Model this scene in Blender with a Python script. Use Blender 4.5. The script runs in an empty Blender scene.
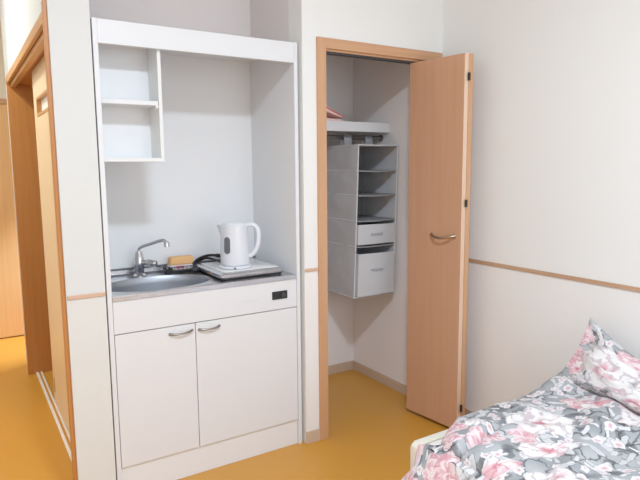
import bpy, bmesh, math, random
from mathutils import Vector, Matrix, noise
random.seed(4)
C = bpy.context.scene.collection
PI = math.pi

# ------------------------------------------------------------------ materials
def srgb(r, g, b):
    f = lambda c: (c/255/12.92) if c/255 <= .04045 else ((c/255+.055)/1.055)**2.4
    return (f(r), f(g), f(b), 1)

def mat(name, col, rough=.5, metal=0, bump=0, bscale=60, var=0, vscale=4, spec=.5, coat=0):
    m = bpy.data.materials.new(name); m.use_nodes = True
    nt = m.node_tree; b = nt.nodes['Principled BSDF']
    b.inputs['Base Color'].default_value = col
    b.inputs['Roughness'].default_value = rough
    b.inputs['Metallic'].default_value = metal
    b.inputs['Specular IOR Level'].default_value = spec
    b.inputs['Coat Weight'].default_value = coat
    tc = nt.nodes.new('ShaderNodeTexCoord')
    if var:
        n = nt.nodes.new('ShaderNodeTexNoise'); n.inputs['Scale'].default_value = vscale
        n.inputs['Detail'].default_value = 4
        mx = nt.nodes.new('ShaderNodeMix'); mx.data_type = 'RGBA'
        mx.inputs[6].default_value = tuple(c*(1-var) for c in col[:3])+(1,)
        mx.inputs[7].default_value = tuple(min(1, c*(1+var)) for c in col[:3])+(1,)
        nt.links.new(tc.outputs['Object'], n.inputs['Vector'])
        nt.links.new(n.outputs['Fac'], mx.inputs[0]); nt.links.new(mx.outputs[2], b.inputs['Base Color'])
    if bump:
        n = nt.nodes.new('ShaderNodeTexNoise'); n.inputs['Scale'].default_value = bscale
        n.inputs['Detail'].default_value = 3
        bp = nt.nodes.new('ShaderNodeBump'); bp.inputs['Strength'].default_value = bump
        bp.inputs['Distance'].default_value = .004
        nt.links.new(tc.outputs['Object'], n.inputs['Vector'])
        nt.links.new(n.outputs['Fac'], bp.inputs['Height']); nt.links.new(bp.outputs[0], b.inputs['Normal'])
    return m

def wall_mat(name, low, high):
    """painted wallpaper above the dado rail, slightly pinker board below it"""
    m = bpy.data.materials.new(name); m.use_nodes = True
    nt = m.node_tree; b = nt.nodes['Principled BSDF']; b.inputs['Roughness'].default_value = .75
    b.inputs['Specular IOR Level'].default_value = .25
    g = nt.nodes.new('ShaderNodeNewGeometry'); s = nt.nodes.new('ShaderNodeSeparateXYZ')
    nt.links.new(g.outputs['Position'], s.inputs[0])
    c = nt.nodes.new('ShaderNodeMath'); c.operation = 'GREATER_THAN'; c.inputs[1].default_value = .862
    nt.links.new(s.outputs['Z'], c.inputs[0])
    mx = nt.nodes.new('ShaderNodeMix'); mx.data_type = 'RGBA'
    mx.inputs[6].default_value = low; mx.inputs[7].default_value = high
    nt.links.new(c.outputs[0], mx.inputs[0]); nt.links.new(mx.outputs[2], b.inputs['Base Color'])
    n = nt.nodes.new('ShaderNodeTexNoise'); n.inputs['Scale'].default_value = 140
    bp = nt.nodes.new('ShaderNodeBump'); bp.inputs['Strength'].default_value = .12; bp.inputs['Distance'].default_value = .002
    nt.links.new(g.outputs['Position'], n.inputs['Vector'])
    nt.links.new(n.outputs['Fac'], bp.inputs['Height']); nt.links.new(bp.outputs[0], b.inputs['Normal'])
    return m

def wood(name, c1, c2, rough=.45, axis='Z', scale=1.0):
    m = bpy.data.materials.new(name); m.use_nodes = True
    nt = m.node_tree; b = nt.nodes['Principled BSDF']; b.inputs['Roughness'].default_value = rough
    g = nt.nodes.new('ShaderNodeNewGeometry'); mp = nt.nodes.new('ShaderNodeMapping')
    sc = {'Z': (38, 38, 1.6), 'X': (1.6, 38, 38), 'Y': (38, 1.6, 38)}[axis]
    mp.inputs['Scale'].default_value = tuple(s*scale for s in sc)
    nt.links.new(g.outputs['Position'], mp.inputs['Vector'])
    n = nt.nodes.new('ShaderNodeTexNoise'); n.inputs['Scale'].default_value = 1
    n.inputs['Detail'].default_value = 6; n.inputs['Roughness'].default_value = .6; n.inputs['Distortion'].default_value = .6
    nt.links.new(mp.outputs[0], n.inputs['Vector'])
    r = nt.nodes.new('ShaderNodeValToRGB'); e = r.color_ramp.elements
    e[0].position = .3; e[0].color = c1; e[1].position = .7; e[1].color = c2
    nt.links.new(n.outputs['Fac'], r.inputs[0]); nt.links.new(r.outputs[0], b.inputs['Base Color'])
    return m

class NB:
    """tiny node-expression builder"""
    def __init__(s, nt): s.nt = nt
    def _set(s, sock, v):
        if isinstance(v, bpy.types.NodeSocket): s.nt.links.new(v, sock)
        else: sock.default_value = v
    def m(s, op, a, b=0.0, c=0.0, clamp=False):
        n = s.nt.nodes.new('ShaderNodeMath'); n.operation = op; n.use_clamp = clamp
        for i, v in enumerate((a, b, c)): s._set(n.inputs[i], v)
        return n.outputs[0]
    def v(s, op, a, b=(0, 0, 0)):
        n = s.nt.nodes.new('ShaderNodeVectorMath'); n.operation = op
        s._set(n.inputs[0], a)
        if op == 'SCALE': s._set(n.inputs['Scale'], b)
        elif op != 'LENGTH': s._set(n.inputs[1], b)
        return n.outputs['Value'] if op == 'LENGTH' else n.outputs['Vector']
    def mix(s, f, a, b):
        n = s.nt.nodes.new('ShaderNodeMix'); n.data_type = 'RGBA'
        s._set(n.inputs[0], f); s._set(n.inputs[6], a); s._set(n.inputs[7], b)
        return n.outputs[2]
    def noise(s, vec, scale, detail=3, col=False, dist=0):
        n = s.nt.nodes.new('ShaderNodeTexNoise'); n.inputs['Scale'].default_value = scale
        n.inputs['Detail'].default_value = detail; n.inputs['Distortion'].default_value = dist
        s._set(n.inputs['Vector'], vec); return n.outputs['Color' if col else 'Fac']
    def step(s, x, lo, hi):
        n = s.nt.nodes.new('ShaderNodeMapRange'); n.interpolation_type = 'SMOOTHSTEP'
        s._set(n.inputs['Value'], x); n.inputs['From Min'].default_value = lo; n.inputs['From Max'].default_value = hi
        return n.outputs[0]
    def cell(s, vec, scale, rnd=1.0, feature='F1'):
        n = s.nt.nodes.new('ShaderNodeTexVoronoi'); n.voronoi_dimensions = '2D'; n.feature = feature
        n.inputs['Scale'].default_value = scale; n.inputs['Randomness'].default_value = rnd
        s._set(n.inputs['Vector'], vec); return n
    def xyz(s, v):
        n = s.nt.nodes.new('ShaderNodeSeparateXYZ'); s._set(n.inputs[0], v); return n.outputs

def floral(name, off, blooms):
    """grey cloth with small leaves and blossoms all over and large peonies at given places (metres on the cloth)"""
    m = bpy.data.materials.new(name); m.use_nodes = True
    nt = m.node_tree; B = NB(nt); bs = nt.nodes['Principled BSDF']
    bs.inputs['Roughness'].default_value = .85; bs.inputs['Specular IOR Level'].default_value = .15
    tc = nt.nodes.new('ShaderNodeTexCoord')
    raw = tc.outputs['UV']
    uv = B.v('ADD', raw, off)
    w1 = B.v('SCALE', B.v('SUBTRACT', B.noise(uv, 10, 3, True), (.5, .5, .5)), .055)
    w2 = B.v('SCALE', B.v('SUBTRACT', B.noise(uv, 45, 2, True), (.5, .5, .5)), .016)
    wp = B.v('ADD', w1, w2)
    p = B.v('ADD', uv, wp); praw = B.v('ADD', raw, wp)
    col = B.mix(B.step(B.noise(uv, 5, 3), .35, .65), srgb(150, 154, 158), srgb(186, 190, 193))
    def petal(x, y, a0, R, petals, sq, soft):
        ca, sa = (math.cos(a0), math.sin(a0)) if isinstance(a0, float) else (B.m('COSINE', a0), B.m('SINE', a0))
        xr = B.m('ADD', B.m('MULTIPLY', x, ca), B.m('MULTIPLY', y, sa))
        yr = B.m('MULTIPLY', B.m('SUBTRACT', B.m('MULTIPLY', y, ca), B.m('MULTIPLY', x, sa)), sq)
        ang = B.m('ARCTAN2', yr, xr)
        r = B.m('SQRT', B.m('ADD', B.m('MULTIPLY', xr, xr), B.m('MULTIPLY', yr, yr)))
        RR = B.m('MULTIPLY', R, B.m('MULTIPLY_ADD', B.m('ABSOLUTE', B.m('COSINE', B.m('MULTIPLY', ang, petals/2))), .30, .74))
        ratio = B.m('DIVIDE', r, RR)
        return B.m('SUBTRACT', 1.0, B.step(ratio, 1-soft, 1+soft)), ratio, ang
    def scatter(scale, size, petals, rnd, o, soft=.06, sq=1.0):
        q = B.v('ADD', p, o)
        c = B.cell(q, scale, rnd)
        x, y, _ = B.xyz(B.v('SCALE', B.v('SUBTRACT', q, c.outputs['Position']), float(scale)))
        rc = B.xyz(c.outputs['Color'])
        mk, ra, an = petal(x, y, B.m('MULTIPLY', rc[0], 6.283), B.m('MULTIPLY_ADD', rc[1], size*.5, size*.72), petals, sq, soft)
        return mk, ra, an, rc
    def outl(ra, lo=.78, hi=.98): return B.m('MULTIPLY', B.step(ra, lo, hi), .75)
    ink = srgb(74, 74, 80)
    # soft dark leaves
    mk, ra, an, rc = scatter(10, .46, 2, 1, (3.1, 1.7, 0), .12, 2.4)
    col = B.mix(B.m('MULTIPLY', mk, B.step(rc[2], .3, .4)), col, B.mix(ra, srgb(104, 106, 112), srgb(140, 143, 147)))
    # drawn twigs
    e = B.cell(B.v('ADD', p, w1), 21, 1, 'DISTANCE_TO_EDGE').outputs['Distance']
    ln = B.m('MULTIPLY', B.m('SUBTRACT', 1.0, B.step(e, .02, .13)), B.step(B.noise(uv, 8, 2), .46, .54))
    col = B.mix(B.m('MULTIPLY', ln, .8), col, ink)
    # pale slim leaves, outlined
    for sc_, o, th_ in ((15, (7.3, 2.2, 0), .35), (24, (2.6, 6.1, 0), .4)):
        mk, ra, an, rc = scatter(sc_, .52, 2, 1, o, .07, 2.0)
        lf = B.mix(outl(ra), B.mix(rc[1], srgb(236, 236, 238), srgb(206, 208, 212)), ink)
        col = B.mix(B.m('MULTIPLY', mk, B.step(rc[2], th_, th_+.03)), col, lf)
    # small blossoms
    mk, ra, an, rc = scatter(19, .44, 5, 1, (.7, 4.2, 0), .08, 1.25)
    sm = B.mix(outl(ra, .8, 1.0), srgb(238, 234, 236), srgb(140, 138, 146))
    sm = B.mix(B.m('MULTIPLY', B.step(B.m('SUBTRACT', 1.0, ra), .45, .9), .6), sm, srgb(206, 120, 136))
    col = B.mix(B.m('MULTIPLY', mk, B.step(rc[2], .42, .46)), col, sm)
    # medium pink blooms, sparse
    mk, ra, an, rc = scatter(6.5, .45, 5, 1, (1.9, 8.1, 0), .06, 1.4)
    st = B.noise(B.v('ADD', p, (2, 5, 0)), 34, 3, dist=1.5)
    pk = B.mix(B.step(st, .38, .62), srgb(242, 226, 228), srgb(218, 160, 170))
    col = B.mix(B.m('MULTIPLY', mk, B.step(rc[2], .62, .66)), col, pk)
    # the large peonies
    for (cx, cy, R_, rot, pet, sq, pink) in blooms:
        x, y, _ = B.xyz(B.v('SUBTRACT', praw, (cx, cy, 0)))
        mk, ra, an = petal(x, y, float(rot), R_, pet, sq, .05)
        fol = B.m('SINE', B.m('ADD', B.m('MULTIPLY', an, 5.0), B.m('ADD', B.m('MULTIPLY', ra, 6.0), B.m('MULTIPLY', B.noise(p, 16, 2), 16.0))))
        wh = B.mix(B.step(fol, .45, 1.0), srgb(247, 245, 245), srgb(212, 200, 204) if pink < .7 else srgb(214, 168, 178))
        wh = B.mix(B.m('MULTIPLY', B.step(B.noise(p, 13, 2), .60-.25*pink, .74-.2*pink), .35+.5*pink), wh, srgb(228, 158, 170))
        core = B.m('MULTIPLY', B.m('SUBTRACT', 1.0, B.step(ra, .05, .5)), B.step(B.noise(p, 24, 2), .40, .56))
        wh = B.mix(B.m('MULTIPLY', core, .8), wh, srgb(198, 78, 102))
        wh = B.mix(B.m('MULTIPLY', B.step(ra, .90, 1.0), .45), wh, srgb(170, 160, 166))
        col = B.mix(mk, col, wh)
    hs = nt.nodes.new('ShaderNodeHueSaturation'); hs.inputs['Value'].default_value = .90
    nt.links.new(col, hs.inputs['Color']); nt.links.new(hs.outputs[0], bs.inputs['Base Color'])
    bp = nt.nodes.new('ShaderNodeBump'); bp.inputs['Strength'].default_value = .45; bp.inputs['Distance'].default_value = .012
    nt.links.new(B.noise(uv, 16, 3, dist=.6), bp.inputs['Height']); nt.links.new(bp.outputs[0], bs.inputs['Normal'])
    return m

M = {}
M['wall'] = wall_mat('wallpaper', srgb(234, 232, 229), srgb(232, 232, 229))
M['wall_strip'] = wall_mat('corridor_wallpaper', srgb(219, 219, 214), srgb(216, 217, 214))
M['alcove'] = mat('alcove_wallpaper', srgb(226, 217, 215), .8, bump=.1, bscale=150)
M['closet_wall'] = mat('closet_wallpaper', srgb(236, 229, 226), .8, bump=.1, bscale=150)
M['cream'] = mat('cream_wallpaper', srgb(236, 226, 204), .8, bump=.1, bscale=150)
M['ceiling'] = mat('ceiling_paint', srgb(238, 236, 232), .8, bump=.1, bscale=120)
M['floor'] = mat('ochre_vinyl', srgb(202, 140, 48), .40, var=.06, vscale=2.2, bump=.05, bscale=40)
M['skirting'] = mat('beige_vinyl_skirting', srgb(196, 172, 148), .5, var=.04)
M['rail'] = wood('dado_wood', srgb(176, 136, 104), srgb(198, 160, 128), axis='Y')
M['rail_x'] = wood('dado_wood_cross', srgb(200, 160, 132), srgb(214, 176, 150), axis='X')
M['door'] = wood('closet_door_wood', srgb(192, 142, 108), srgb(199, 150, 116), .38)
M['door_edge'] = wood('closet_door_edge_wood', srgb(226, 190, 160), srgb(236, 202, 174), .4)
M['casing'] = wood('casing_wood', srgb(192, 142, 102), srgb(202, 154, 114), .42)
M['casing_x'] = wood('casing_wood_cross', srgb(192, 142, 102), srgb(202, 154, 114), .42, 'X')
M['jamb'] = wood('jamb_brown_wood', srgb(184, 114, 52), srgb(196, 128, 64), .42)
M['jamb_y'] = wood('lintel_wood', srgb(186, 130, 74), srgb(206, 152, 96), .42, 'Y')
M['slide'] = wood('sliding_door_wood', srgb(232, 204, 160), srgb(238, 212, 172), .34)
M['fardoor'] = wood('far_door_wood', srgb(228, 176, 116), srgb(236, 188, 130), .4)
M['white'] = mat('white_laminate', srgb(222, 223, 225), .38, var=.01)
M['whitein'] = mat('white_laminate_inside', srgb(228, 229, 230), .45, var=.01)
M['whiteshade'] = mat('white_laminate_shelf', srgb(226, 227, 226), .5, var=.01)
M['steel'] = mat('brushed_steel', srgb(206, 206, 210), .24, 1, var=.22, vscale=11, bump=.25, bscale=14)  # tone patches in the colour stand in for reflections in the steel
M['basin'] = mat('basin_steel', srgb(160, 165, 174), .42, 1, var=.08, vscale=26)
M['chrome'] = mat('chrome', srgb(214, 214, 218), .1, 1)
M['handle'] = mat('satin_nickel', srgb(150, 148, 146), .26, 1)
M['bronze'] = mat('door_pull_metal', srgb(176, 156, 134), .3, 1)
M['black'] = mat('black_plastic', srgb(22, 22, 24), .35)
M['darkgrey'] = mat('dark_rubber', srgb(58, 58, 60), .6)
M['dim'] = mat('grey_strip', srgb(92, 93, 96), .5)
M['plastic'] = mat('white_plastic', srgb(216, 219, 226), .28, coat=.3)
M['plastic2'] = mat('off_white_plastic', srgb(214, 217, 222), .4)
M['gauge'] = mat('smoky_gauge_plastic', srgb(136, 140, 146), .25)
M['hobtop'] = mat('white_hob_plate', srgb(228, 228, 228), .22)
M['sponge'] = mat('orange_sponge_foam', srgb(232, 178, 118), .95, bump=.9, bscale=180, var=.1, vscale=60)
M['pad'] = mat('sponge_white_scourer', srgb(224, 214, 216), .9, bump=.6, bscale=140)
M['pinkpad'] = mat('pink_print_band', srgb(206, 108, 140), .7)
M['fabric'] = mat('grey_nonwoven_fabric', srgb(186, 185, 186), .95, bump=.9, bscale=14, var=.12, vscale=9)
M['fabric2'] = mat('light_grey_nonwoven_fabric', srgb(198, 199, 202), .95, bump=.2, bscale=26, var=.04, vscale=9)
M['piping'] = mat('pale_piping_tape', srgb(204, 204, 206), .9)
M['fabric_shade'] = mat('grey_fabric_painted_shade', srgb(138, 138, 140), .95, var=.05, vscale=9)  # darker grey stands in for the shade inside the organizer
M['pink'] = mat('pink_cloth', srgb(246, 206, 196), .9, bump=.3, bscale=60, var=.04, vscale=20)
M['red'] = mat('red_cord', srgb(206, 104, 100), .6)
M['rod'] = mat('closet_rod_metal', srgb(150, 148, 148), .3, 1)
M['bed'] = mat('cream_bed_board', srgb(226, 222, 206), .4, var=.02)
M['mattress'] = mat('mattress_ticking', srgb(226, 224, 222), .9)
M['glass'] = mat('frosted_panel', srgb(244, 240, 230), .35)
M['railwhite'] = mat('white_floor_track', srgb(238, 234, 230), .3)
M['floral'] = floral('floral_duvet_cloth', (.35, .62, 0), [
    (.17, 1.31, .045, .6, 5, 1.2, .4), (.66, 1.17, .070, .3, 5, 1.5, 1.0), (.03, 1.09, .070, -.5, 3, 2.2, .8),
    (.37, 1.185, .118, .9, 5, 1.0, .1), (.22, 1.06, .110, -.42, 3, 2.3, .25), (.64, .96, .11, 1.3, 5, 1.1, .15),
    (.06, .93, .10, .2, 5, 1.2, .6), (.40, .72, .13, .8, 5, 1.1, .2), (.75, .62, .09, 0, 5, 1.2, .8), (.12, .55, .12, 2.0, 5, 1.1, .3),
    (.52, .36, .12, .4, 5, 1.1, .2), (.16, .18, .09, .4, 5, 1.3, .9), (.68, .05, .13, 1.4, 5, 1.1, .2), (.30, -.15, .12, .4, 5, 1.1, .4),
    (-.14, .75, .09, .4, 5, 1.1, .3), (-.13, .25, .10, .4, 5, 1.1, .6)])
M['floral2'] = floral('floral_pillow_cloth', (4.05, 2.1, 0), [
    (.045, .31, .055, .3, 5, 1.4, .9), (.40, .13, .12, 1.0, 5, 1.1, .3), (.36, .34, .12, 2.0, 5, 1.2, .2), (.19, .22, .150, .5, 5, 1.1, .25)])

# ------------------------------------------------------------------ mesh helpers
W = {}
def empty(name, loc, label, cat, group=None):
    o = bpy.data.objects.new(name, None); C.objects.link(o); o.location = loc
    o.empty_display_size = .05
    o['label'] = label; o['category'] = cat
    if group: o['group'] = group
    W[o] = Vector(loc); return o

def tag(o, label, cat, group=None):
    o['label'] = label; o['category'] = cat
    if group: o['group'] = group
    return o

def link(name, bm, m, parent=None, smooth=None, origin=None, recalc=True):
    """geometry is given in world metres; the object is parented and offset so it stays there"""
    if recalc: bmesh.ops.recalc_face_normals(bm, faces=bm.faces)
    base = W[parent] if parent is not None else Vector((0, 0, 0))
    if origin is None:
        if len(bm.verts):
            xs = [v.co for v in bm.verts]
            origin = Vector(((min(c.x for c in xs)+max(c.x for c in xs))/2, (min(c.y for c in xs)+max(c.y for c in xs))/2, min(c.z for c in xs)))
    origin = Vector(origin)
    for v in bm.verts: v.co -= origin
    me = bpy.data.meshes.new(name)
    if smooth is not None:
        for f in bm.faces: f.smooth = True
    bm.to_mesh(me); bm.free()
    if smooth is not None: me.set_sharp_from_angle(angle=math.radians(smooth))
    for x in (m if isinstance(m, (list, tuple)) else [m]): me.materials.append(x)
    o = bpy.data.objects.new(name, me); C.objects.link(o)
    if parent is not None: o.parent = parent
    o.location = origin - base
    W[o] = origin
    return o

def struct(name, bm, m, **k):
    o = link(name, bm, m, **k); o['kind'] = 'structure'; return o

def box(bm, x0, x1, y0, y1, z0, z1, bev=0, seg=2, mi=0):
    vs = [bm.verts.new((x, y, z)) for z in (z0, z1) for y in (y0, y1) for x in (x0, x1)]
    fs = []
    for q in ((0, 2, 3, 1), (4, 5, 7, 6), (0, 1, 5, 4), (2, 6, 7, 3), (0, 4, 6, 2), (1, 3, 7, 5)):
        f = bm.faces.new([vs[i] for i in q]); f.material_index = mi; fs.append(f)
    if bev:
        es = list({e for f in fs for e in f.edges})
        r = bmesh.ops.bevel(bm, geom=es, offset=bev, segments=seg, profile=.5, affect='EDGES')
        for f in r['faces']: f.material_index = mi
    return vs

def B(*a, **k):
    bm = bmesh.new(); box(bm, *a, **k); return bm

def obox(bm, p0, p1, th, z0, z1, bev=0):
    """upright slab between plan points p0,p1; thickness th to the right of the direction"""
    p0, p1 = Vector(p0), Vector(p1); d = (p1-p0).normalized(); n = Vector((d.y, -d.x))
    pts = [p0, p1, p1+n*th, p0+n*th]
    vs = [bm.verts.new((p.x, p.y, z)) for z in (z0, z1) for p in pts]
    fs = [bm.faces.new([vs[i] for i in q]) for q in ((0, 1, 2, 3), (4, 7, 6, 5), (0, 4, 5, 1), (1, 5, 6, 2), (2, 6, 7, 3), (3, 7, 4, 0))]
    if bev: bmesh.ops.bevel(bm, geom=list({e for f in fs for e in f.edges}), offset=bev, segments=2, profile=.5, affect='EDGES')

def tube(bm, pts, rad, n=12, cap=True, sx=1.0):
    pts = [Vector(p) for p in pts]
    rads = rad if isinstance(rad, (list, tuple)) else [rad]*len(pts)
    rings = []; prev = None
    for i, p in enumerate(pts):
        t = (pts[min(i+1, len(pts)-1)]-pts[max(i-1, 0)]).normalized()
        if prev is None:
            u = t.orthogonal().normalized() if abs(t.z) < .9 else Vector((1, 0, 0))
            u = (u - t*u.dot(t)).normalized()
        else: u = (prev - t*prev.dot(t)).normalized()
        prev = u; v = t.cross(u)
        rings.append([bm.verts.new(p+(u*math.cos(2*PI*k/n)*sx+v*math.sin(2*PI*k/n))*rads[i]) for k in range(n)])
    for a, b in zip(rings, rings[1:]):
        for k in range(n): bm.faces.new((a[k], a[(k+1) % n], b[(k+1) % n], b[k]))
    if cap:
        bm.faces.new(rings[0][::-1]); bm.faces.new(rings[-1])

def lathe(bm, c, prof, n=40, sx=1, sy=1, off=None):
    """prof: list of (r,z); off(z,ang)->(dx,dy) extra"""
    rings = []
    for r, z in prof:
        ring = []
        for k in range(n):
            a = 2*PI*k/n; dx = dy = 0
            if off: dx, dy = off(r, z, a)
            ring.append(bm.verts.new((c[0]+r*math.cos(a)*sx+dx, c[1]+r*math.sin(a)*sy+dy, c[2]+z)))
        rings.append(ring)
    for a, b in zip(rings, rings[1:]):
        for k in range(n): bm.faces.new((a[k], a[(k+1) % n], b[(k+1) % n], b[k]))
    bm.faces.new(rings[0][::-1]); bm.faces.new(rings[-1])

def spline(pts, n=8):
    pts = [Vector(p) for p in pts]; out = []
    P_ = [pts[0]*2-pts[1]]+pts+[pts[-1]*2-pts[-2]]
    for i in range(1, len(P_)-2):
        p0, p1, p2, p3 = P_[i-1:i+3]
        for k in range(n):
            t = k/n
            out.append(.5*((2*p1)+(-p0+p2)*t+(2*p0-5*p1+4*p2-p3)*t*t+(-p0+3*p1-3*p2+p3)*t**3))
    out.append(pts[-1]); return out

# ------------------------------------------------------------------ key dimensions (metres)
H = 2.72            # ceiling
D = 2.299           # plane of the kitchenette front
XL = .318           # corridor face of the partition
XA, XB = .4645, 1.339   # kitchenette sides
XS = 1.354          # alcove right wall
YC = 2.282          # closet front wall plane
XR = 2.212          # right wall
XC = 2.155          # closet right wall
YB = 3.006          # closet back wall
YA = 2.806          # alcove back wall
ZR = .862           # dado rail height
YJ = 4.10           # far jamb of the sliding door
YE = 4.34           # end of the corridor partition
YF = 5.15           # far wall

# ------------------------------------------------------------------ room shell
struct('floor', B(-1.0, 3.2, -1.7, 5.3, -.05, 0), M['floor'])
struct('ceiling', B(-1.0, 3.2, -1.7, 5.3, H, H+.05), M['ceiling'])
bm = bmesh.new(); box(bm, XR, XR+.1, -1.6, YC+.001, 0, H)
struct('wall_right', bm, M['wall'])
struct('wall_rear', B(-1.0, XR+.1, -1.7, -1.6, 0, H), M['wall'])
struct('wall_left', B(-1.0, -.9, -1.6, YF, 0, H), M['wall'])
# partition between corridor and kitchen, with the sliding door opening
bm = bmesh.new()
box(bm, XL, .459, D, 2.40, 0, H)
box(bm, XL, .459, 2.40, YJ, 1.905, H)
box(bm, XL, .459, YJ+.03, YE, 0, H)
struct('wall_corridor', bm, M['wall_strip'])
struct('wall_alcove_left', B(.449, .459, 2.4005, YA+.06, 0, H), M['alcove'])
struct('wall_alcove_back', B(.4595, XS+.009, YA, YA+.06, 0, H), M['alcove'])
struct('wall_alcove_right', B(XS, XS+.0095, 2.4005, YA-.0005, 0, H), M['alcove'])
bm = bmesh.new()
box(bm, XS, 1.455, YC, 2.40, 0, H)
box(bm, XS+.01, 1.43, 2.40, YB+.06, 0, H)
box(bm, 1.455, XR, YC, 2.36, 1.90, H)
box(bm, 2.196, XR+.1, YC, 2.36, 0, 1.90)
struct('wall_front', bm, M['wall'])
bm = bmesh.new()
box(bm, 1.43, XC, YB, YB+.06, 0, H)
box(bm, XC, XR+.1, 2.3605, YB+.06, 0, H)
struct('wall_closet', bm, M['closet_wall'])
struct('wall_side', B(1.50, 1.56, YB+.06, YF, 0, H), M['cream'])
bm = bmesh.new(); box(bm, -.9, 1.56, YF, YF+.1, 0, H)
struct('wall_far', bm, M['cream'])
bm = bmesh.new(); box(bm, .459, 1.50, YJ+.03, YE, 0, H)
struct('wall_inner', bm, M['cream'])

# dado rails
struct('trim_1', B(XR-.007, XR, -1.6, YC, ZR-.009, ZR+.009, bev=.002), M['rail'])
struct('trim_2', B(XL+.002, XA-.006, D-.006, D, ZR-.008, ZR+.008, bev=.002), M['rail_x'])
struct('trim_3', B(XS, 1.428, YC-.006, YC, ZR-.008, ZR+.008, bev=.002), M['rail_x'])
# skirting
struct('baseboard_right', B(XR-.008, XR, -1.6, YC-.012, 0, .062, bev=.002), M['skirting'])
struct('baseboard_front', B(XS-.004, 1.430, YC-.008, YC, 0, .062, bev=.002), M['skirting'])
struct('baseboard_closet', (lambda bm: (box(bm, 1.43, XC-.008, YB-.008, YB, 0, .062, bev=.002), box(bm, XC-.008, XC, 2.36, YB, 0, .062, bev=.002), bm)[2])(bmesh.new()), M['skirting'])
struct('baseboard_partition', B(XL+.001, XA-.007, D-.007, D, 0, .062, bev=.002), M['skirting'])

# ------------------------------------------------------------------ corridor sliding door and its frame
bm = bmesh.new()
box(bm, XL-.013, XL+.012, 2.318, 2.355, 0, 1.945, bev=.002)
struct('door_1', bm, M['jamb'])                                      # near architrave
d1 = bpy.data.objects['door_1']
link('jamb', B(XL-.002, .449, 2.355, 2.40, 0, 1.905), M['casing'], d1)
link('jamb', B(XL-.012, .470, YJ, YJ+.03, 0, 1.905, bev=.002), M['jamb'], d1)
link('architrave', B(XL-.012, XL+.004, 2.358, YJ+.05, 1.872, 1.915, bev=.002), M['jamb_y'], d1)
link('track_head', B(XL+.008, .355, 2.40, YJ, 1.850, 1.905, bev=.002), M['jamb_y'], d1)
link('track_head', B(.441, .449, 2.40, YJ, 1.850, 1.905), M['jamb'], d1)
link('track_groove', B(.355, .441, 2.40, YJ, 1.872, 1.905), M['jamb'], d1)
slide = empty('sliding_door', (.415, 3.0, 0), 'pale wooden sliding door with a small slot window, standing half open in the corridor frame', 'door')
bm = bmesh.new()
X0, X1 = .385, .425
y0, y1, z0, z1 = 2.405, 3.50, .014, 1.868
wy0, wy1, wz0, wz1 = 2.56, 3.36, 1.617, 1.712
box(bm, X0, X1, y0, y1, z0, wz0); box(bm, X0, X1, y0, y1, wz1, z1)
box(bm, X0, X1, y0, wy0, wz0, wz1); box(bm, X0, X1, wy1, y1, wz0, wz1)
bmesh.ops.remove_doubles(bm, verts=bm.verts, dist=1e-5)
link('door_panel', bm, M['slide'], slide)
bm = bmesh.new()
for a in ((wy0, wy0+.02, wz0, wz1), (wy1-.02, wy1, wz0, wz1), (wy0+.02, wy1-.02, wz0, wz0+.012), (wy0+.02, wy1-.02, wz1-.012, wz1)):
    box(bm, X0-.004, X1-.002, *a)
wf = link('window_frame', bm, M['jamb_y'], slide)
link('window_pane', B(X0+.018, X0+.024, wy0+.02, wy1-.02, wz0+.012, wz1-.012), M['glass'], wf)
link('finger_pull', B(X0-.002, X0+.004, 3.438, 3.452, .09, .17, bev=.001), M['bronze'], slide)
struct('trim_4', (lambda bm: (box(bm, .352, .366, 2.355, YJ, 0, .008, bev=.002), box(bm, .379, .388, 2.405, YJ, 0, .010, bev=.002), bm)[2])(bmesh.new()), M['railwhite'])

# far door at the corridor's end
fd = empty('corridor_end_door', (.0, YF-.02, 0), 'orange-brown wooden door closed at the far end of the corridor', 'door')
link('door_panel', B(-.78, .84, YF-.035, YF-.004, .01, 1.845), M['fardoor'], fd)
link('door_frame', B(-.84, .90, YF-.045, YF-.003, 1.845, 1.885, bev=.003), M['casing_x'], fd)
for x in (-.84, .85): link('door_frame', B(x, x+.05, YF-.045, YF-.003, 0, 1.843, bev=.003), M['casing'], fd)
bm = bmesh.new(); tube(bm, [(-.70, YF-.035, .98), (-.70, YF-.085, .98), (-.62, YF-.085, .98), (-.58, YF-.085, .98)], .009)
link('door_handle', bm, M['handle'], fd, smooth=50)

# ------------------------------------------------------------------ closet door frame
t = .026
bm = bmesh.new()
box(bm, 1.428, 1.476, YC-.012, 2.345, 0, 1.932, bev=.002)
struct('door_2', bm, M['casing'])
d2 = bpy.data.objects['door_2']
link('casing', B(1.476, 2.203, YC-.012, YC+.002, 1.885, 1.932, bev=.002), M['casing_x'], d2)
link('track_head', B(1.476, 2.196, YC+.002, 2.345, 1.876, 1.932, bev=.001), M['casing_x'], d2)
bm = bmesh.new(); box(bm, 1.476, 2.19, 2.292, 2.300, 1.868, 1.877); box(bm, 1.476, 2.19, 2.318, 2.326, 1.868, 1.877)
link('track_rail', bm, M['darkgrey'], d2)
link('jamb', B(2.186, 2.205, YC-.012, 2.345, 0, 1.885, bev=.002), M['casing'], d2)

# folding closet door (two leaves folded against each other)
cd = empty('folding_closet_door', (2.06, 2.1, 0), 'tan wooden folding closet door folded open against the right wall', 'door')
def leaf(pf, pn, th, m1, m2, z0=.02, z1=1.866):
    bm = bmesh.new(); obox(bm, pf, pn, th, z0, z1, bev=.0015)
    d = (Vector(pn)-Vector(pf)).normalized()
    bm.normal_update()
    for f in bm.faces:
        if abs(f.normal.x*d.x+f.normal.y*d.y) > .9: f.material_index = 1
    return link('door_leaf', bm, [m1, m2], cd)
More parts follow.
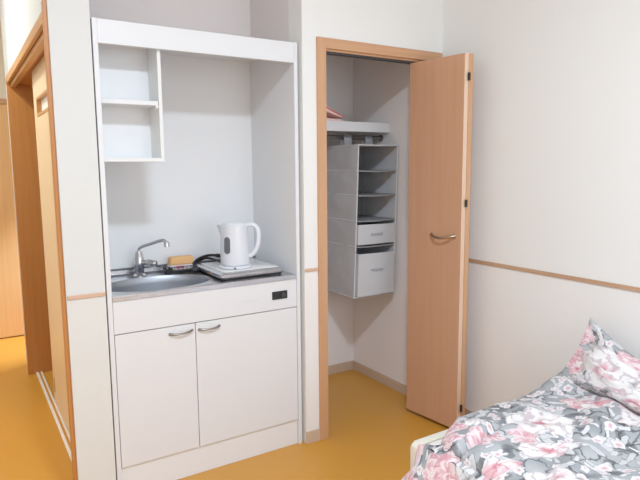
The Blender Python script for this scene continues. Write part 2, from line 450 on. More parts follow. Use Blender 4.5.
# direction from far (track) to near (fold); obox puts thickness to its right => toward -X, so give far/near swapped
l1 = leaf((2.0390, 1.9536), (2.0026, 2.296), .029, M['door'], M['door_edge'])
l2 = leaf((2.0684, 1.9560), (2.158, 2.262), .024, M['door'], M['casing'])
bm = bmesh.new()
for z in (.115, 1.148, 1.742):
    box(bm, 2.0560, 2.0690, 1.9440, 1.9515, z, z+.036, bev=.001)
link('hinge', bm, M['black'], cd)
# bow pull on the left leaf
def bow(name, p0, p1, out, drop, r, m, parent, flat=1.0):
    p0, p1, out = Vector(p0), Vector(p1), Vector(out)
    pts = []
    for k in range(17):
        s = k/16; h = math.sin(PI*s)**.6
        q = p0.lerp(p1, s)+out*h; q.z -= drop*math.sin(PI*s); pts.append(q)
    rr = [r*(1.5-.5*math.sin(PI*k/16)) for k in range(17)]
    bm = bmesh.new(); tube(bm, pts, rr, 10)
    return link(name, bm, m, parent, smooth=60)
bow('door_handle', (2.0185, 2.135, 1.003), (2.035, 1.985, 1.006), (-.036, -.004, 0), .012, .0052, M['bronze'], l1)

# ------------------------------------------------------------------ kitchenette housing
k = empty('kitchenette_housing', ((XA+XB)/2, 2.53, 0), 'tall white open kitchenette housing with a deep header, standing in the alcove', 'kitchen unit')
S = .018; KB = 2.755
for x in (XA, XB-S): link('side_panel', B(x, x+S, D, 2.79, 0, 1.9, bev=.0015), M['white'], k)
link('header_panel', B(XA+S, XB-S, D+.001, D+.021, 1.811, 1.899, bev=.0015), M['white'], k)
link('top_panel', B(XA+S, XB-S, D+.021, 2.79, 1.880, 1.898), M['whitein'], k)
link('back_panel', B(XA+S, XB-S, KB, KB+.012, .03, 1.880), M['whitein'], k)
# base cabinet
bc = empty('base_cabinet', (.9, 2.52, 0), 'white two-door base cabinet under the steel sink worktop', 'cabinet')
x0, x1 = XA+S+.0015, XB-S-.0015
link('carcass', (lambda bm: (box(bm, x0, x0+.016, D+.024, KB-.003, .115, .82), box(bm, x1-.016, x1, D+.024, KB-.003, .115, .82), box(bm, x0, x1, D+.024, KB-.003, .10, .115), bm)[3])(bmesh.new()), M['whitein'], bc)
fp = link('front_panel', B(x0, x1, D+.002, D+.022, .690, .8235, bev=.0015), M['white'], bc)
XM = .8185
for a, b, hx in ((x0+.001, XM-.0015, (.704, .804)), (XM+.0015, x1-.001, (.832, .928))):
    dr = link('cabinet_door', B(a, b, D+.002, D+.022, .1275, .6860, bev=.0015), M['white'], bc)
    bow('handle', (hx[0], D+.003, .656), (hx[1], D+.003, .659), (0, -.019, 0), .003, .0040, M['handle'], dr)
link('toe_kick', B(x0, x1, D+.012, D+.028, .001, .1235), M['whitein'], bc)
sw = link('control_plate', B(1.189, 1.268, D-.003, D+.004, .738, .776, bev=.002), M['black'], bc)
bm = bmesh.new(); tube(bm, [(1.243, D-.003, .757), (1.243, D-.011, .757)], .0105, 20)
link('knob', bm, M['darkgrey'], sw, smooth=40)
link('badge', B(1.036, 1.116, D+.0005, D+.0035, .7465, .7485), M['plastic2'], bc)

# worktop with pressed basin
wt = empty('steel_worktop', (.9, 2.52, .825), 'narrow stainless steel worktop with pressed oval sink', 'worktop')
ZT = .845
def worktop():
    bm = bmesh.new(); n = 96
    cx, cy, a, b = .712, 2.476, .240, .160
    X0, X1, Y0, Y1 = XA+S+.001, XB-S-.001, D-.002, 2.742
    def rect(t):
        c, s = math.cos(t), math.sin(t)
        k_ = min(((X1-cx)/c if c > 1e-9 else (X0-cx)/c if c < -1e-9 else 1e9), ((Y1-cy)/s if s > 1e-9 else (Y0-cy)/s if s < -1e-9 else 1e9))
        return cx+c*k_, cy+s*k_
    ts = sorted([2*PI*i/n for i in range(n)]+[math.atan2(y-cy, x-cx) % (2*PI) for x in (X0, X1) for y in (Y0, Y1)])
    N = len(ts)
    def ring(fa, z):
        return [bm.verts.new((*fa(t), z)) for t in ts]
    el = lambda k_, dx=0: (lambda t: (cx+dx+math.cos(t)*a*k_, cy+math.sin(t)*b*(k_-.0)))
    rings = [ring(rect, .8245), ring(rect, ZT-.003), ring(lambda t: (rect(t)[0]+(cx-rect(t)[0])*.008, rect(t)[1]+(cy-rect(t)[1])*.012), ZT),
             ring(el(1.10), ZT-.001), ring(el(1.05), ZT+.002), ring(el(1.0), ZT+.001), ring(el(.965), ZT-.008)]
    nw = len(rings)
    rings += [ring(el(.95), ZT-.03), ring(el(.92), ZT-.11), ring(el(.86), ZT-.135), ring(el(.6), ZT-.145), ring(el(.14), ZT-.150)]
    for i, (r0, r1) in enumerate(zip(rings, rings[1:])):
        for j in range(N):
            f = bm.faces.new((r0[j], r0[(j+1) % N], r1[(j+1) % N], r1[j]))
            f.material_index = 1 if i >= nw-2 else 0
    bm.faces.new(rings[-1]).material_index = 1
    return bm
link('worktop_sheet', worktop(), [M['steel'], M['basin']], wt, smooth=35, recalc=True)
link('upstand', (lambda bm: (box(bm, XA+S+.001, XB-S-.001, 2.742, 2.753, ZT-.004, ZT+.026, bev=.002), bm)[1])(bmesh.new()), M['steel'], wt)
link('dark_strip', (lambda bm: (box(bm, XA+S+.001, XB-S-.001, 2.738, 2.7535, ZT+.0255, ZT+.033, bev=.001), box(bm, XA+S+.001, XB-S-.001, 2.736, 2.7425, ZT+.000, ZT+.006), bm)[2])(bmesh.new()), M['dim'], wt)  # darker grey strips along the upstand's top and foot
bm = bmesh.new(); lathe(bm, (.705, 2.478, ZT-.151), [(.034, 0), (.034, .004), (.026, .005), (.024, .002), (.008, .002)], 28)
link('drain', bm, M['chrome'], wt, smooth=40)

# small open wall cabinet, upper left
wc = empty('open_wall_cabinet', (.6, 2.40, 1.36), 'small white open wall cabinet in the upper left of the kitchenette', 'cabinet')
cx0, cx1, cy0, cy1 = XA+S+.001, .722, D+.022, 2.46
link('side_panel', B(cx1-.014, cx1, cy0, cy1, 1.372, 1.879, bev=.001), M['whiteshade'], wc)
link('side_panel', B(cx0, cx0+.004, cy0, cy1, 1.372, 1.879), M['whiteshade'], wc)
link('bottom_panel', B(cx0+.004, cx1-.014, cy0, cy1, 1.372, 1.386, bev=.001), M['whiteshade'], wc)
link('back_panel', B(cx0+.004, cx1-.014, cy1-.006, cy1, 1.386, 1.879), M['whitein'], wc)
sh = link('shelf', B(cx0+.004, cx1-.016, cy0+.004, cy1-.006, 1.594, 1.612, bev=.002), M['white'], wc)
bm = bmesh.new(); tube(bm, [(cx1-.0145, cy0+.012, 1.590), (cx1-.026, cy0+.012, 1.590)], .009, 16)
link('shelf_peg', bm, M['white'], sh, smooth=40)

# faucet
fc = empty('kitchen_faucet', (.69, 2.672, ZT), 'chrome single-lever kitchen faucet behind the oval sink', 'faucet')
bm = bmesh.new(); lathe(bm, (.69, 2.672, ZT), [(.030, 0), (.031, .006), (.025, .012), (.021, .016), (.021, .030), (.023, .034), (.023, .085), (.021, .09), (.019, .108), (.015, .118), (.006, .121)], 32)
link('body', bm, M['chrome'], fc, smooth=35)
bm = bmesh.new(); tube(bm, spline([(.69, 2.672, ZT+.105), (.690, 2.668, ZT+.128), (.700, 2.650, ZT+.142), (.728, 2.610, ZT+.157), (.758, 2.566, ZT+.173), (.772, 2.546, ZT+.177), (.780, 2.536, ZT+.168)], 6), .0075, 14)
link('spout', bm, M['chrome'], fc, smooth=50)
bm = bmesh.new(); lathe(bm, (.781, 2.535, ZT+.147), [(.008, 0), (.0125, .001), (.013, .018), (.009, .025)], 20)
link('spout_tip', bm, M['chrome'], fc, smooth=40)
bm = bmesh.new(); tube(bm, [(.700, 2.660, ZT+.068), (.716, 2.640, ZT+.067), (.720, 2.636, ZT+.067), (.746, 2.604, ZT+.064), (.750, 2.600, ZT+.064)], [.012, .013, .018, .017, .012], 18)
link('lever', bm, M['chrome'], fc, smooth=40)

# sponge in a wire holder
sp = empty('sponge_holder', (.89, 2.70, ZT), 'black wire sponge holder with suction cups behind the sink', 'sponge holder')
bm = bmesh.new()
for z in (ZT+.012, ZT+.030):
    tube(bm, [(.826, 2.690, z), (.826, 2.728, z), (.958, 2.728, z), (.958, 2.690, z), (.958, 2.652, z), (.826, 2.652, z), (.826, 2.690, z)], .0022, 8)
for i in range(7):
    x = .830+i*.0205
    tube(bm, [(x, 2.728, ZT+.030), (x, 2.728, ZT+.011), (x, 2.652, ZT+.011), (x, 2.652, ZT+.030)], .0016, 6)
for x, y in ((.830, 2.656), (.954, 2.656), (.830, 2.724), (.954, 2.724)): tube(bm, [(x, y, ZT), (x, y, ZT+.013)], .004, 8)
link('wire_basket', bm, M['darkgrey'], sp)
for x in (.829, .953):
    bm = bmesh.new(); tube(bm, [(x, 2.648, ZT+.018), (x-.004, 2.640, ZT+.019), (x-.006, 2.634, ZT+.019)], [.006, .012, .015], 16)
    link('suction_cup', bm, M['black'], sp, smooth=40)
sg = empty('kitchen_sponge', (.89, 2.69, ZT+.014), 'orange sponge with a white scourer side lying in the wire holder', 'sponge')
bm = bmesh.new(); box(bm, .832, .946, 2.664, 2.716, ZT+.0135, ZT+.036, bev=.004)
link('scourer', bm, M['pad'], sg)
bm = bmesh.new(); box(bm, .833, .947, 2.664, 2.716, ZT+.0365, ZT+.074, bev=.006, seg=3)
for v in bm.verts: v.co.x += .010*math.sin((v.co.z-ZT-.036)*20)
link('foam', bm, M['sponge'], sg, smooth=60)
link('print_band', B(.862, .902, 2.6625, 2.7175, ZT+.020, ZT+.033), M['pinkpad'], sg)

# hob
hb = empty('electric_hob', (1.11, 2.50, ZT), 'low electric hob with flat white top and steel rim beside the sink', 'hob')
link('base', B(.972, 1.272, 2.356, 2.668, ZT+.0005, ZT+.010, bev=.002), M['black'], hb)
bm = bmesh.new()
def rr(x0, x1, y0, y1, r, z, n=6):
    out = []
    for cx, cy, a in ((x1-r, y1-r, 0), (x0+r, y1-r, PI/2), (x0+r, y0+r, PI), (x1-r, y0+r, 1.5*PI)):
        for i in range(n+1): out.append((cx+r*math.cos(a+PI/2*i/n), cy+r*math.sin(a+PI/2*i/n), z))
    return out
rs = []
for g, z in ((0, .010), (-.003, .014), (-.003, .024), (.004, .031), (.012, .034), (.016, .034), (.019, .032)):
    rs.append([bm.verts.new(q) for q in rr(.964+g, 1.280-g, 2.348+g, 2.676-g, .014, ZT+z)])
for a, b in zip(rs, rs[1:]):
    for i in range(len(a)): bm.faces.new((a[i], a[(i+1) % len(a)], b[(i+1) % len(a)], b[i]))
bm.faces.new(rs[0][::-1]); bm.faces.new(rs[-1])
link('steel_rim', bm, M['steel'], hb, smooth=40)
bm = bmesh.new()
rs = [[bm.verts.new(q) for q in rr(.983+g, 1.261-g, 2.367+g, 2.657-g, .01, ZT+z)] for g, z in ((0, .030), (0, .035), (.002, .036))]
for a, b in zip(rs, rs[1:]):
    for i in range(len(a)): bm.faces.new((a[i], a[(i+1) % len(a)], b[(i+1) % len(a)], b[i]))
bm.faces.new(rs[0][::-1]); bm.faces.new(rs[-1])
link('top_plate', bm, M['hobtop'], hb, smooth=40)
ZH = ZT+.036

# kettle base with cord, kettle
KX, KY = 1.078, 2.455
kb = empty('kettle_power_base', (KX, KY, ZH), 'round white kettle power base with a black cord lying on the hob', 'kettle base')
bm = bmesh.new(); lathe(bm, (KX, KY, ZH), [(.070, .0005), (.076, .003), (.076, .010), (.070, .014), (.02, .015)], 40)
link('base_disc', bm, M['plastic'], kb, smooth=35)
bm = bmesh.new(); tube(bm, [(KX-.032, KY-.069, ZH+.008), (KX-.034, KY-.0765, ZH+.008)], .004, 10)
link('foot_dot', bm, M['black'], kb)
bm = bmesh.new()
path = spline([(KX-.02, KY+.074, ZH+.008), (1.045, 2.60, ZH+.016), (1.02, 2.66, ZH+.022), (.998, 2.70, ZT+.045), (.968, 2.712, ZT+.030), (.962, 2.690, ZT+.014), (.968, 2.712, ZT+.008), (1.00, 2.722, ZT+.007), (1.2, 2.724, ZT+.007)], 8)
tube(bm, path, .0062, 10)
path = spline([(1.13, 2.60, ZH+.010), (1.09, 2.62, ZH+.030), (1.03, 2.665, ZH+.034), (.985, 2.700, ZT+.050), (.962, 2.705, ZT+.022), (.955, 2.675, ZT+.010), (.957, 2.62, ZT+.007)], 8)
tube(bm, path, .0068, 10)
tube(bm, [(1.135, 2.590, ZH+.0145), (1.108, 2.612, ZH+.026), (1.06, 2.645, ZH+.034)], [.013, .013, .009], 12)
link('power_cord', bm, M['black'], kb, smooth=60)

kt = empty('electric_kettle', (KX, KY, ZH+.015), 'white plastic electric kettle with a grey water gauge standing on the hob', 'kettle')
cs, sn = math.cos(math.radians(-33)), math.sin(math.radians(-33))   # handle direction
hd = Vector((cs, sn, 0)); sdv = Vector((-sn, cs, 0))
kc = Vector((KX, KY, ZH+.0155))
def koff(r, z, a):
    # pouring lip opposite the handle, growing near the rim
    d = math.cos(a-math.atan2(-hd.y, -hd.x)); g = max(0, (z-.135)/.055)
    e = max(0, d)**10*g*.024
    return -hd.x*e, -hd.y*e
prof = [(.062, 0), (.0665, .002), (.068, .012), (.0675, .05), (.066, .10), (.064, .14), (.062, .17), (.061, .186), (.058, .189), (.054, .188)]
bm = bmesh.new(); lathe(bm, kc, prof, 64, off=koff)
body = link('body', bm, M['plastic'], kt, smooth=40)
bm = bmesh.new(); lathe(bm, kc+Vector((0, 0, .186)), [(.0545, 0), (.0545, .006), (.050, .011), (.03, .014), (.006, .015)], 40)
link('lid', bm, M['plastic'], kt, smooth=40)
bm = bmesh.new()
hp = [(.055, .183), (.078, .187), (.100, .178), (.112, .155), (.113, .125), (.108, .090), (.094, .058), (.074, .040), (.058, .038)]
tube(bm, spline([kc+hd*a+Vector((0, 0, z)) for a, z in hp], 6), .0095, 14, sx=1.25)
link('handle', bm, M['plastic'], kt, smooth=60)
# gauge window hugging the body
bm = bmesh.new(); vd = Vector((-KX, -KY, 0)).normalized()
ga = math.atan2(vd.y, vd.x)-math.radians(32)
def gp(da, z, lift):
    r = .0675 - (.0035 if z > .1 else .0015)*(z/.14)+lift
    return kc+Vector((math.cos(ga+da)*r, math.sin(ga+da)*r, z))
rows = 14
outl = []
for i in range(rows+1):
    z = .055+.080*i/rows; s_ = min(1, 1.25*math.sqrt(max(0, 1-((i/rows)*2-1)**2))+.12)
    outl.append((z, .24*s_))
gr = [[bm.verts.new(gp(w_*f, z, .0014)) for f in (-1, -.5, 0, .5, 1)] for z, w_ in outl]
for a, b in zip(gr, gr[1:]):
    for i in range(4): bm.faces.new((a[i], a[i+1], b[i+1], b[i]))
r = bmesh.ops.solidify(bm, geom=bm.faces[:], thickness=.004)
link('water_gauge', bm, M['gauge'], kt, smooth=60)

# ------------------------------------------------------------------ closet shelf and rod
cs_ = empty('closet_shelf', (1.79, 2.82, 1.545), 'white shelf board running across the closet above the rod', 'shelf')
link('shelf_board', B(1.431, XC-.001, 2.66, YB-.001, 1.570, 1.594, bev=.002), M['whiteshade'], cs_)
link('front_rail', B(1.431, XC-.001, 2.638, 2.660, 1.540, 1.594, bev=.002), M['white'], cs_)
link('cleat', B(XC-.02, XC-.001, 2.66, YB-.001, 1.540, 1.570), M['whiteshade'], cs_)
rd = empty('closet_rod', (1.79, 2.74, 1.512), 'metal clothes rod below the white closet shelf', 'clothes rod')
bm = bmesh.new(); tube(bm, [(1.431, 2.72, 1.512), (XC-.001, 2.72, 1.512)], .0125, 20)
link('rod', bm, M['rod'], rd, smooth=40)
for x, e in ((1.431, 1), (XC-.001, -1)):
    bm = bmesh.new(); tube(bm, [(x, 2.72, 1.512), (x+.008*e, 2.72, 1.512)], .019, 24)
    link('rod_socket', bm, M['rod'], rd, smooth=40)

# pink folded cloth on the shelf
pc = empty('folded_pink_cloth', (1.76, 2.78, 1.594), 'folded pink cloth with a red edge lying on the closet shelf', 'cloth')
def wedge(x0, x1, y0, y1, z0, hl, hr, waves=2, th=.0):
    bm = bmesh.new(); n, m_ = 14, 8; g = []
    for i in range(n+1):
        row = []
        for j in range(m_+1):
            x = x0+(x1-x0)*i/n; y = y0+(y1-y0)*j/m_
            h = hl+(hr-hl)*(i/n)**1.1+.004*math.sin(waves*PI*j/m_)+.003*noise.noise(Vector((x*22, y*22, z0*30)))
            row.append((bm.verts.new((x, y, z0)), bm.verts.new((x, y, z0+h))))
        g.append(row)
    for i in range(n):
        for j in range(m_):
            bm.faces.new((g[i][j][1], g[i+1][j][1], g[i+1][j+1][1], g[i][j+1][1]))
            bm.faces.new((g[i][j][0], g[i][j+1][0], g[i+1][j+1][0], g[i+1][j][0]))
    for i in range(n):
        for j in (0, m_): bm.faces.new((g[i][j][0], g[i+1][j][0], g[i+1][j][1], g[i][j][1]))
    for j in range(m_):
        for i in (0, n): bm.faces.new((g[i][j][0], g[i][j+1][0], g[i][j+1][1], g[i][j][1]))
    return bm
link('lower_fold', wedge(1.60, 1.868, 2.70, 2.92, 1.6075, .030, .012), M['pink'], pc, smooth=60)
bm = wedge(1.60, 1.872, 2.705, 2.92, 1.6085, .0, .0)
for v in bm.verts:
    f = (v.co.x-1.60)/.272
    v.co.z += (.034+.125*(1-f)**1.0 if v.co.z > 1.606 else 0)-.004+(.022*(1-f) if False else 0)
bm.free()
bm = bmesh.new(); top = []
for i in range(15):
    f = i/14; x = 1.60+.272*f; row = []
    zt = 1.640+.150*(1-f)-.012*math.sin(PI*f)
    zb = 1.632+.085*(1-f)**1.2
    for j in range(9):
        y = 2.70+.2*j/8; w_ = .003*math.sin(j*1.7+i*.4)
        row.append((bm.verts.new((x, y, zb)), bm.verts.new((x, y, zt+w_+.002))))
    top.append(row)
for i in range(14):
    for j in range(8):
        for s in (0, 1): bm.faces.new((top[i][j][s], top[i+1][j][s], top[i+1][j+1][s], top[i][j+1][s]))
    for j in (0, 8): bm.faces.new((top[i][j][0], top[i+1][j][0], top[i+1][j][1], top[i][j][1]))
for j in range(8):
    for i in (0, 14): bm.faces.new((top[i][j][0], top[i][j+1][0], top[i][j+1][1], top[i][j][1]))
link('upper_fold', bm, M['pink'], pc, smooth=60)
bm = bmesh.new(); tube(bm, spline([(1.66, 2.697, 1.722), (1.74, 2.697, 1.690), (1.81, 2.697, 1.660), (1.872, 2.697, 1.636)], 6), .0035, 8)
link('red_edging', bm, M['red'], pc, smooth=60)
for o in pc.children: o.location.z -= .013

# ------------------------------------------------------------------ hanging organiser
ox0, ox1, oy0, oy1 = 1.853, 2.130, 2.552, 2.865
og = empty('hanging_organizer', ((ox0+ox1)/2, 2.70, .615), 'grey fabric hanging organizer with open shelves and two drawers on the closet rod', 'organizer')
zs = [1.463, 1.325, 1.189, 1.047, .903, .615]
def sheet(fn, nu, nv, th=.004):
    bm = bmesh.new(); g = [[bm.verts.new(fn(i/nu, j/nv)) for j in range(nv+1)] for i in range(nu+1)]
    for i in range(nu):
        for j in range(nv): bm.faces.new((g[i][j], g[i+1][j], g[i+1][j+1], g[i][j+1]))
    bmesh.ops.recalc_face_normals(bm, faces=bm.faces)
    bmesh.ops.solidify(bm, geom=bm.faces[:], thickness=th)
    return bm
def side(x, sg_):
    def f(u, v):
        z = zs[-1]+(zs[0]-zs[-1])*v; y = oy0+(oy1-oy0)*u
        # shallow pillow between shelves
        for a, b in zip(zs, zs[1:]):
            if b-1e-6 <= z <= a+1e-6:
                s = (z-b)/(a-b); w_ = math.sin(PI*s)*math.sin(PI*u)
                return (x+sg_*(.006*w_+.005*noise.noise(Vector((y*11, z*11, x)))*min(1, 4*math.sin(PI*u)+.0)), y, z)
        return (x, y, z)
    return f
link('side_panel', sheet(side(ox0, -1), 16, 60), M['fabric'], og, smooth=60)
link('side_panel', sheet(side(ox1, 1), 16, 60), M['fabric2'], og, smooth=60)  # paler fabric stands in for light falling on this panel
link('back_panel', B(ox0, ox1, oy1-.004, oy1, zs[-1], zs[0]), M['fabric_shade'], og)
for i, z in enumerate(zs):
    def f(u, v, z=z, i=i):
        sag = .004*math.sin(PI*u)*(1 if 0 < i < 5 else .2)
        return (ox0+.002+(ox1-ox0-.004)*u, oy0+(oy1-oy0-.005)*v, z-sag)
    link('top_panel' if i == 0 else 'bottom_panel' if i == 5 else 'shelf', sheet(f, 12, 4, .006), M['fabric_shade'], og, smooth=60)
bm = bmesh.new()
for x in (ox0-.001, ox1): tube(bm, [(x, oy0-.001, z_) for z_ in (zs[-1]-.004, 1.0, zs[0]+.003)], .0042, 8)
for i, z in enumerate(zs):
    tube(bm, [(ox0-.002, oy0+(oy1-oy0)*s, z) for s in (0, .5, 1)], .0036, 8)
    if i in (0, 5): tube(bm, [(ox0, oy0-.001, z), ((ox0+ox1)/2, oy0-.001, z-.001), (ox1, oy0-.001, z)], .0036, 8)
link('piping', bm, M['piping'], og, smooth=60)
for x in (1.900, 2.050):
    bm = bmesh.new()
    pts = [(x, 2.700, 1.466), (x, 2.702, 1.500)]+[(x, 2.72-.0165*math.cos(a), 1.512+.0165*math.sin(a)) for a in [PI*k_/8 for k_ in range(1, 8)]]+[(x, 2.738, 1.500), (x, 2.740, 1.466)]
    g = [[bm.verts.new((q[0]+dx, q[1], q[2])) for dx in (-.026, .026)] for q in pts]
    for a, b in zip(g, g[1:]): bm.faces.new((a[0], a[1], b[1], b[0]))
    bmesh.ops.solidify(bm, geom=bm.faces[:], thickness=.003)
    link('hanging_strap', bm, M['piping'], og, smooth=60)
# the two fabric drawers
def drawer(z0, z1, yf, label, slump=0):
    t_ = empty('fabric_drawer', ((ox0+ox1)/2, 2.70, z0), label, 'fabric drawer')
    x0, x1, y0, y1 = ox0+.009, ox1-.010, yf, oy1-.012
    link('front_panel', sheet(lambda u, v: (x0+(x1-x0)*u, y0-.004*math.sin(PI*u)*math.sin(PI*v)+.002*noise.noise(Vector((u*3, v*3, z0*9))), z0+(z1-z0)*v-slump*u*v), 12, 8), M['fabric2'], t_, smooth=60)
    bm = bmesh.new()
    box(bm, x0, x0+.004, y0+.005, y1, z0, z1); box(bm, x1-.004, x1, y0+.005, y1, z0, z1-slump); box(bm, x0, x1, y1, y1+.004, z0, z1); box(bm, x0+.004, x1-.004, y0+.005, y1, z0, z0+.004)
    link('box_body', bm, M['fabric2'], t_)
    zm = (z0+z1)/2+(0 if z1-z0 < .15 else .025); xm = (x0+x1)/2
    bm = bmesh.new()
    pts = [(xm-.045+.09*s/10, y0-.0065-.007*math.sin(PI*s/10)**.7, zm-.001*math.sin(PI*s/10)) for s in range(11)]
    g = [[bm.verts.new((q[0], q[1], q[2]+dz)) for dz in (-.007, .007)] for q in pts]
    for a, b in zip(g, g[1:]): bm.faces.new((a[0], a[1], b[1], b[0]))
    bmesh.ops.solidify(bm, geom=bm.faces[:], thickness=.002)
    link('pull_strap', bm, M['piping'], t_, smooth=60)
drawer(.912, 1.024, oy0-.004, 'shallow light grey fabric drawer in the upper drawer slot of the organizer', .004)
drawer(.622, .862, oy0-.016, 'deep light grey fabric drawer in the lowest slot of the organizer', .004)

# the loaded organizer hangs slightly askew: lean it a little to the left towards its foot
for o in list(og.children)+[c for r_ in bpy.data.objects if r_.name.startswith('fabric_drawer') for c in r_.children]:
    if o.name.startswith('hanging_strap'): continue
    for v in o.data.vertices:
        v.co.x += -.018+.030*((W[o].z+v.co.z)-.615)/.848

# ------------------------------------------------------------------ bed
bed = empty('single_bed', (1.73, .45, 0), 'single bed with cream end board along the right wall', 'bed')
BX0, BX1, BY1 = 1.268, 2.195, 1.430
bm = bmesh.new()
def rboard(bm, x0, x1, z0, z1, y0, y1, r, n=8):
    pts = [(x0, z0), (x1, z0)]+[(x1-r+r*math.cos(a), z1-r+r*math.sin(a)) for a in [PI/2*i/n for i in range(n+1)]]+[(x0+r+r*math.cos(a), z1-r+r*math.sin(a)) for a in [PI/2+PI/2*i/n for i in range(n+1)]]
    a = [bm.verts.new((x, y0, z)) for x, z in pts]; b = [bm.verts.new((x, y1, z)) for x, z in pts]
    bm.faces.new(a); bm.faces.new(b[::-1])
    for i in range(len(pts)): bm.faces.new((a[i], a[(i+1) % len(pts)], b[(i+1) % len(pts)], b[i]))
    bmesh.ops.bevel(bm, geom=[e for e in bm.edges if abs(e.verts[0].co.y-e.verts[1].co.y) < 1e-6], offset=.006, segments=3, profile=.5, affect='EDGES')
rboard(bm, BX0, BX1, .10, .392, BY1-.035, BY1, .018)
link('end_board', bm, M['bed'], bed, smooth=40)
bm = bmesh.new(); rboard(bm, BX0, BX1, .10, .55, -.60, -.565, .035)
link('head_board', bm, M['bed'], bed, smooth=40)
for x in (BX0+.01, BX1-.035): link('side_rail', B(x, x+.025, -.564, BY1-.036, .20, .31, bev=.003), M['bed'], bed)
for x in (BX0+.03, BX1-.08):
    for y in (BY1-.032, -.597): link('leg', B(x, x+.05, y, y+.028, 0, .10, bev=.003), M['bed'], bed)
link('slat_base', B(BX0+.036, BX1-.036, -.563, BY1-.037, .27, .29), M['bed'], bed)
bm = bmesh.new(); box(bm, BX0+.02, BX1-.02, -.555, BY1-.045, .291, .405, bev=.025, seg=4)
link('mattress', bm, M['mattress'], bed, smooth=50)

# duvet: a padded sheet that lies over the mattress and falls over the left side
def fold(x, y, back=0):
    h = 0
    # long soft ridges and the rolled edge seen near the end of the bed
    h += .010*math.exp(-((y+back-1.34+.03*math.sin(x*5))/.05)**2)*min(1, max(.15, (x-1.30)/.2))
    yc = 1.238+.03*(x-1.3)+.012*math.sin(x*13); lim = min(1, max(0, (1.60-x)/.15))
    h += lim*(.020/(1+math.exp(-(y-yc-.012)/.006))-.030*math.exp(-((y-yc)/.013)**2))
    for a, b, c, w_, am in ((.8, .6, 1.62, .035, .018), (.5, -.86, .25, .04, .016), (.95, .3, 2.02, .03, .014), (.7, .71, 1.95, .045, .018), (.35, -.94, -.36, .035, .014), (.9, -.44, 1.28, .03, .014), (.2, .98, 1.12, .04, .012)):
        d = a*x+b*y-c+.05*noise.noise(Vector((x*3, y*3, c*7)))
        h += am*math.exp(-(d/w_)**2)
    h += .020*noise.noise(Vector((x*4.5, y*4.5, 1.3)))+.010*noise.noise(Vector((x*11, y*9, 4.3)))+.005*noise.noise(Vector((x*24, y*20, 8)))
    return h
def duvet():
    bm = bmesh.new(); uvl = bm.loops.layers.uv.new('UVMap')
    nu, nv = 200, 230
    xe = BX0+.015; xw = 2.20; hang = .24; width = xw-xe
    top = []; uvs = {}
    for i in range(nu+1):
        row = []
        s = -hang+(width+hang)*i/nu
        for j in range(nv+1):
            q = j/nv; yend = 1.438
            # the corner is pulled back over the left side
            back = .118*max(0, min(1, (.21-s)/.21)) if s > 0 else .118+s*.62
            yend -= back
            y = -.50+(yend+.50)*q
            R = .045
            if s > R: x, z, n_ = xe+s, .452, Vector((0, 0, 1))
            elif s > -.03:
                a = (R-s)/(R+.03)*PI/2; x, z = xe+R-R*math.sin(a), .452-R+R*math.cos(a); n_ = Vector((-math.sin(a), 0, math.cos(a)))
            else:
                x, z, n_ = xe-.085*math.sin(min(1, -s/.22)*PI/2), .452-R-(-s-.03)*.92, Vector((-1, 0, 0))
            hgt = fold(xe+s, y, back)
            near = max(0, 1-(yend-y)/.22)*max(0, min(1, (.75-s)/.25)); hgt = hgt*(1-.65*near)-.014*near
            if s < 0: hgt = hgt*.6+.007*math.sin(y*24+3*noise.noise(Vector((y*3, 0, 0))))*min(1, -s/.1)
            # soft rounding at the open end
            e = max(0, 1-(yend-y)/(.05+.04*min(1, back/.1)))
            drop = .045*(1-math.sqrt(max(0, 1-e*e)))
            wallr = max(0, (s-width+.16)/.16)
            rise = .030*wallr+.030*math.exp(-((xe+s-2.02)/.10)**2-((y-1.40)/.10)**2)
            p = Vector((x, y, z))+n_*(hgt-drop)+Vector((0, 0, rise if s > 0 else 0))
            p.x = min(p.x, XR-.012)
            row.append(bm.verts.new(p)); uvs[row[-1]] = (s, y)
        top.append(row)
    fs = []
    for i in range(nu):
        for j in range(nv):
            fs.append(bm.faces.new((top[i][j], top[i+1][j], top[i+1][j+1], top[i][j+1])))
    for f in fs:
        for l in f.loops: l[uvl].uv = uvs[l.vert]
    bm.normal_update()
    bmesh.ops.solidify(bm, geom=fs, thickness=.026)
    for v in bm.verts:
        v.co.x = min(v.co.x, XR-.010)
        if v.co.x > BX0+.016 and v.co.y < BY1-.03: v.co.z = max(v.co.z, .407)
        elif v.co.x > BX0-.004: v.co.z = max(v.co.z, .404)
    return bm
dv = link('floral_duvet', duvet(), M['floral'], smooth=70, recalc=False, origin=(1.7, .45, .42))
tag(dv, 'grey duvet printed with white and pink flowers, spread over the bed', 'duvet')

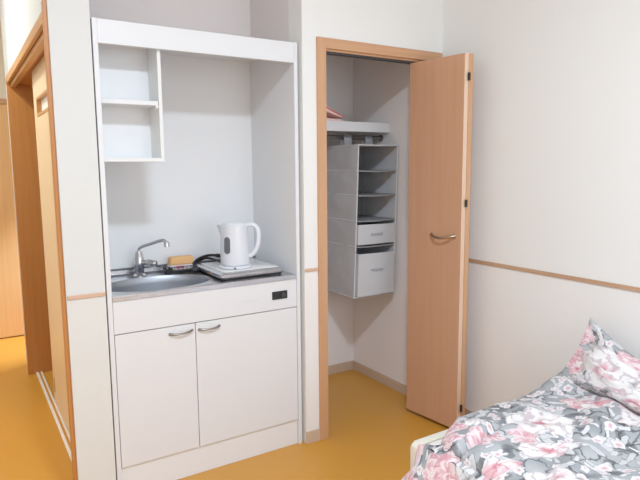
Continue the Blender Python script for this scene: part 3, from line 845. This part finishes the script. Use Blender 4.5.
def pillow():
    bm = bmesh.new(); uvl = bm.loops.layers.uv.new('UVMap')
    A = Vector((2.125, 1.322, .735)); Bq = Vector((2.050, 1.408, .470)); Cq = Vector((1.930, .80, .462)); Dq = Vector((2.180, .78, .520))
    nrm = ((Bq-A).cross(Dq-A)).normalized()
    if nrm.x > 0: nrm = -nrm
    n = 56; uvs = {}
    grids = []
    for sgn in (1, -1):
        g = []
        for i in range(n+1):
            row = []
            for j in range(n+1):
                u, v = i/n, j/n      # u along the wall, v downwards
                # pinch the edges inward between the corners (ears)
                pu = u+.035*math.sin(2*PI*u)*0
                inx = .045*math.sin(PI*v)*(1-2*u)**3
                iny = (.24*math.sin(PI*u) if v < .5 else .055*math.sin(PI*u))*(1-2*v)**3
                uu, vv = u+inx*.6, v+iny*.8
                p = A.lerp(Dq, uu).lerp(Bq.lerp(Cq, uu), vv)
                fl = .10                                   # flat flange near the far edge
                ue = max(0, min(1, (u-fl)/(1-fl-.03))); ve = max(0, min(1, (v-.05)/.9))
                b = (4*ue*(1-ue))**.55*(4*ve*(1-ve))**.55
                amp = .085 if sgn > 0 else .030
                w_ = .010*noise.noise(Vector((u*5, v*5, 2+sgn)))+.006*noise.noise(Vector((u*13, v*9, 5)))
                rad = math.exp(-((u-.06)/.12)**2)*.012*math.sin(v*16+3*noise.noise(Vector((v*4, u*4, 0))))
                if sgn < 0: w_ *= .3; rad = -rad
                edge = min(1, 8*min(u, 1-u, v, 1-v))
                p = p+nrm*sgn*(amp*b+.006*edge+(w_+rad)*edge)
                p.x = min(p.x, XR-.010)
                row.append(bm.verts.new(p)); uvs[row[-1]] = (u*.62, v*.42)
            g.append(row)
        grids.append(g)
    for g in grids:
        for i in range(n):
            for j in range(n): bm.faces.new((g[i][j], g[i+1][j], g[i+1][j+1], g[i][j+1]))
    bmesh.ops.remove_doubles(bm, verts=[v for v in bm.verts if v.is_boundary], dist=.0005)
    for f in bm.faces:
        for l in f.loops: l[uvl].uv = uvs.get(l.vert, (0, 0))
    return bm
pl = link('floral_pillow', pillow(), M['floral2'], smooth=70)
tag(pl, 'pillow in a white and pink flowered case leaning against the right wall', 'pillow')

# ------------------------------------------------------------------ lights
def area(name, loc, size, power, col, target=None, shape='DISK', sy=None):
    l = bpy.data.lights.new(name, 'AREA'); l.energy = power; l.size = size; l.color = col; l.shape = shape
    if sy: l.size_y = sy
    o = bpy.data.objects.new(name, l); C.objects.link(o); o.location = loc
    d = (Vector(target) if target else Vector(loc)-Vector((0, 0, 1)))-Vector(loc)
    o.rotation_euler = d.to_track_quat('-Z', 'Y').to_euler()
    return o
area('ceiling_lamp', (.50, .45, 2.63), .30, 37, (.90, 1.04, 1.20))
area('rear_fill', (1.3, -1.5, 1.45), 1.8, 19, (.84, .98, 1.12), (1.3, 2.6, 1.0), 'RECTANGLE', 1.8)  # unseen fill light, added behind the camera to brighten the room
area('corridor_lamp', (-.40, 3.5, 2.60), .3, 20, (.92, 1.0, 1.0))
sl = bpy.data.lights.new('far_lamp', 'SPOT'); sl.energy = 160; sl.color = (.9, 1, 1.1); sl.spot_size = math.radians(44); sl.spot_blend = 1; sl.shadow_soft_size = .1
so = bpy.data.objects.new('far_lamp', sl); C.objects.link(so); so.location = (.95, 4.75, 1.7)
so.rotation_euler = (Vector((.22, 4.90, 0))-Vector((.95, 4.75, 1.7))).to_track_quat('-Z', 'Y').to_euler()

w = bpy.data.worlds.new('world'); bpy.context.scene.world = w; w.use_nodes = True
w.node_tree.nodes['Background'].inputs[0].default_value = (.9, .92, 1, 1)
w.node_tree.nodes['Background'].inputs[1].default_value = .3

# ------------------------------------------------------------------ camera (solved from the photograph's vanishing lines)
th, ro, ps = math.radians(7.3021), math.radians(-.4667), math.radians(32.2699)
fw = Vector((math.sin(ps)*math.cos(th), math.cos(ps)*math.cos(th), -math.sin(th)))
rt = Vector((math.cos(ps), -math.sin(ps), 0)); up = rt.cross(fw)
r2 = rt*math.cos(ro)+up*math.sin(ro); u2 = -rt*math.sin(ro)+up*math.cos(ro)
cam = bpy.data.cameras.new('camera'); co = bpy.data.objects.new('camera', cam); C.objects.link(co)
R = Matrix((r2, u2, -fw)).transposed().to_4x4()
co.matrix_world = Matrix.Translation((0, 0, 1.3463)) @ R
cam.sensor_fit = 'HORIZONTAL'; cam.sensor_width = 36; cam.lens = 571.6303/640*36; cam.clip_start = .02
bpy.context.scene.camera = co
sc = bpy.context.scene
sc.view_settings.view_transform = 'Standard'
sc.view_settings.exposure = .25
sc.view_settings.gamma = 1.15
try:
    sc.cycles.use_denoising = True; sc.cycles.max_bounces = 10; sc.cycles.diffuse_bounces = 6
    sc.cycles.sample_clamp_indirect = 4
except Exception: pass
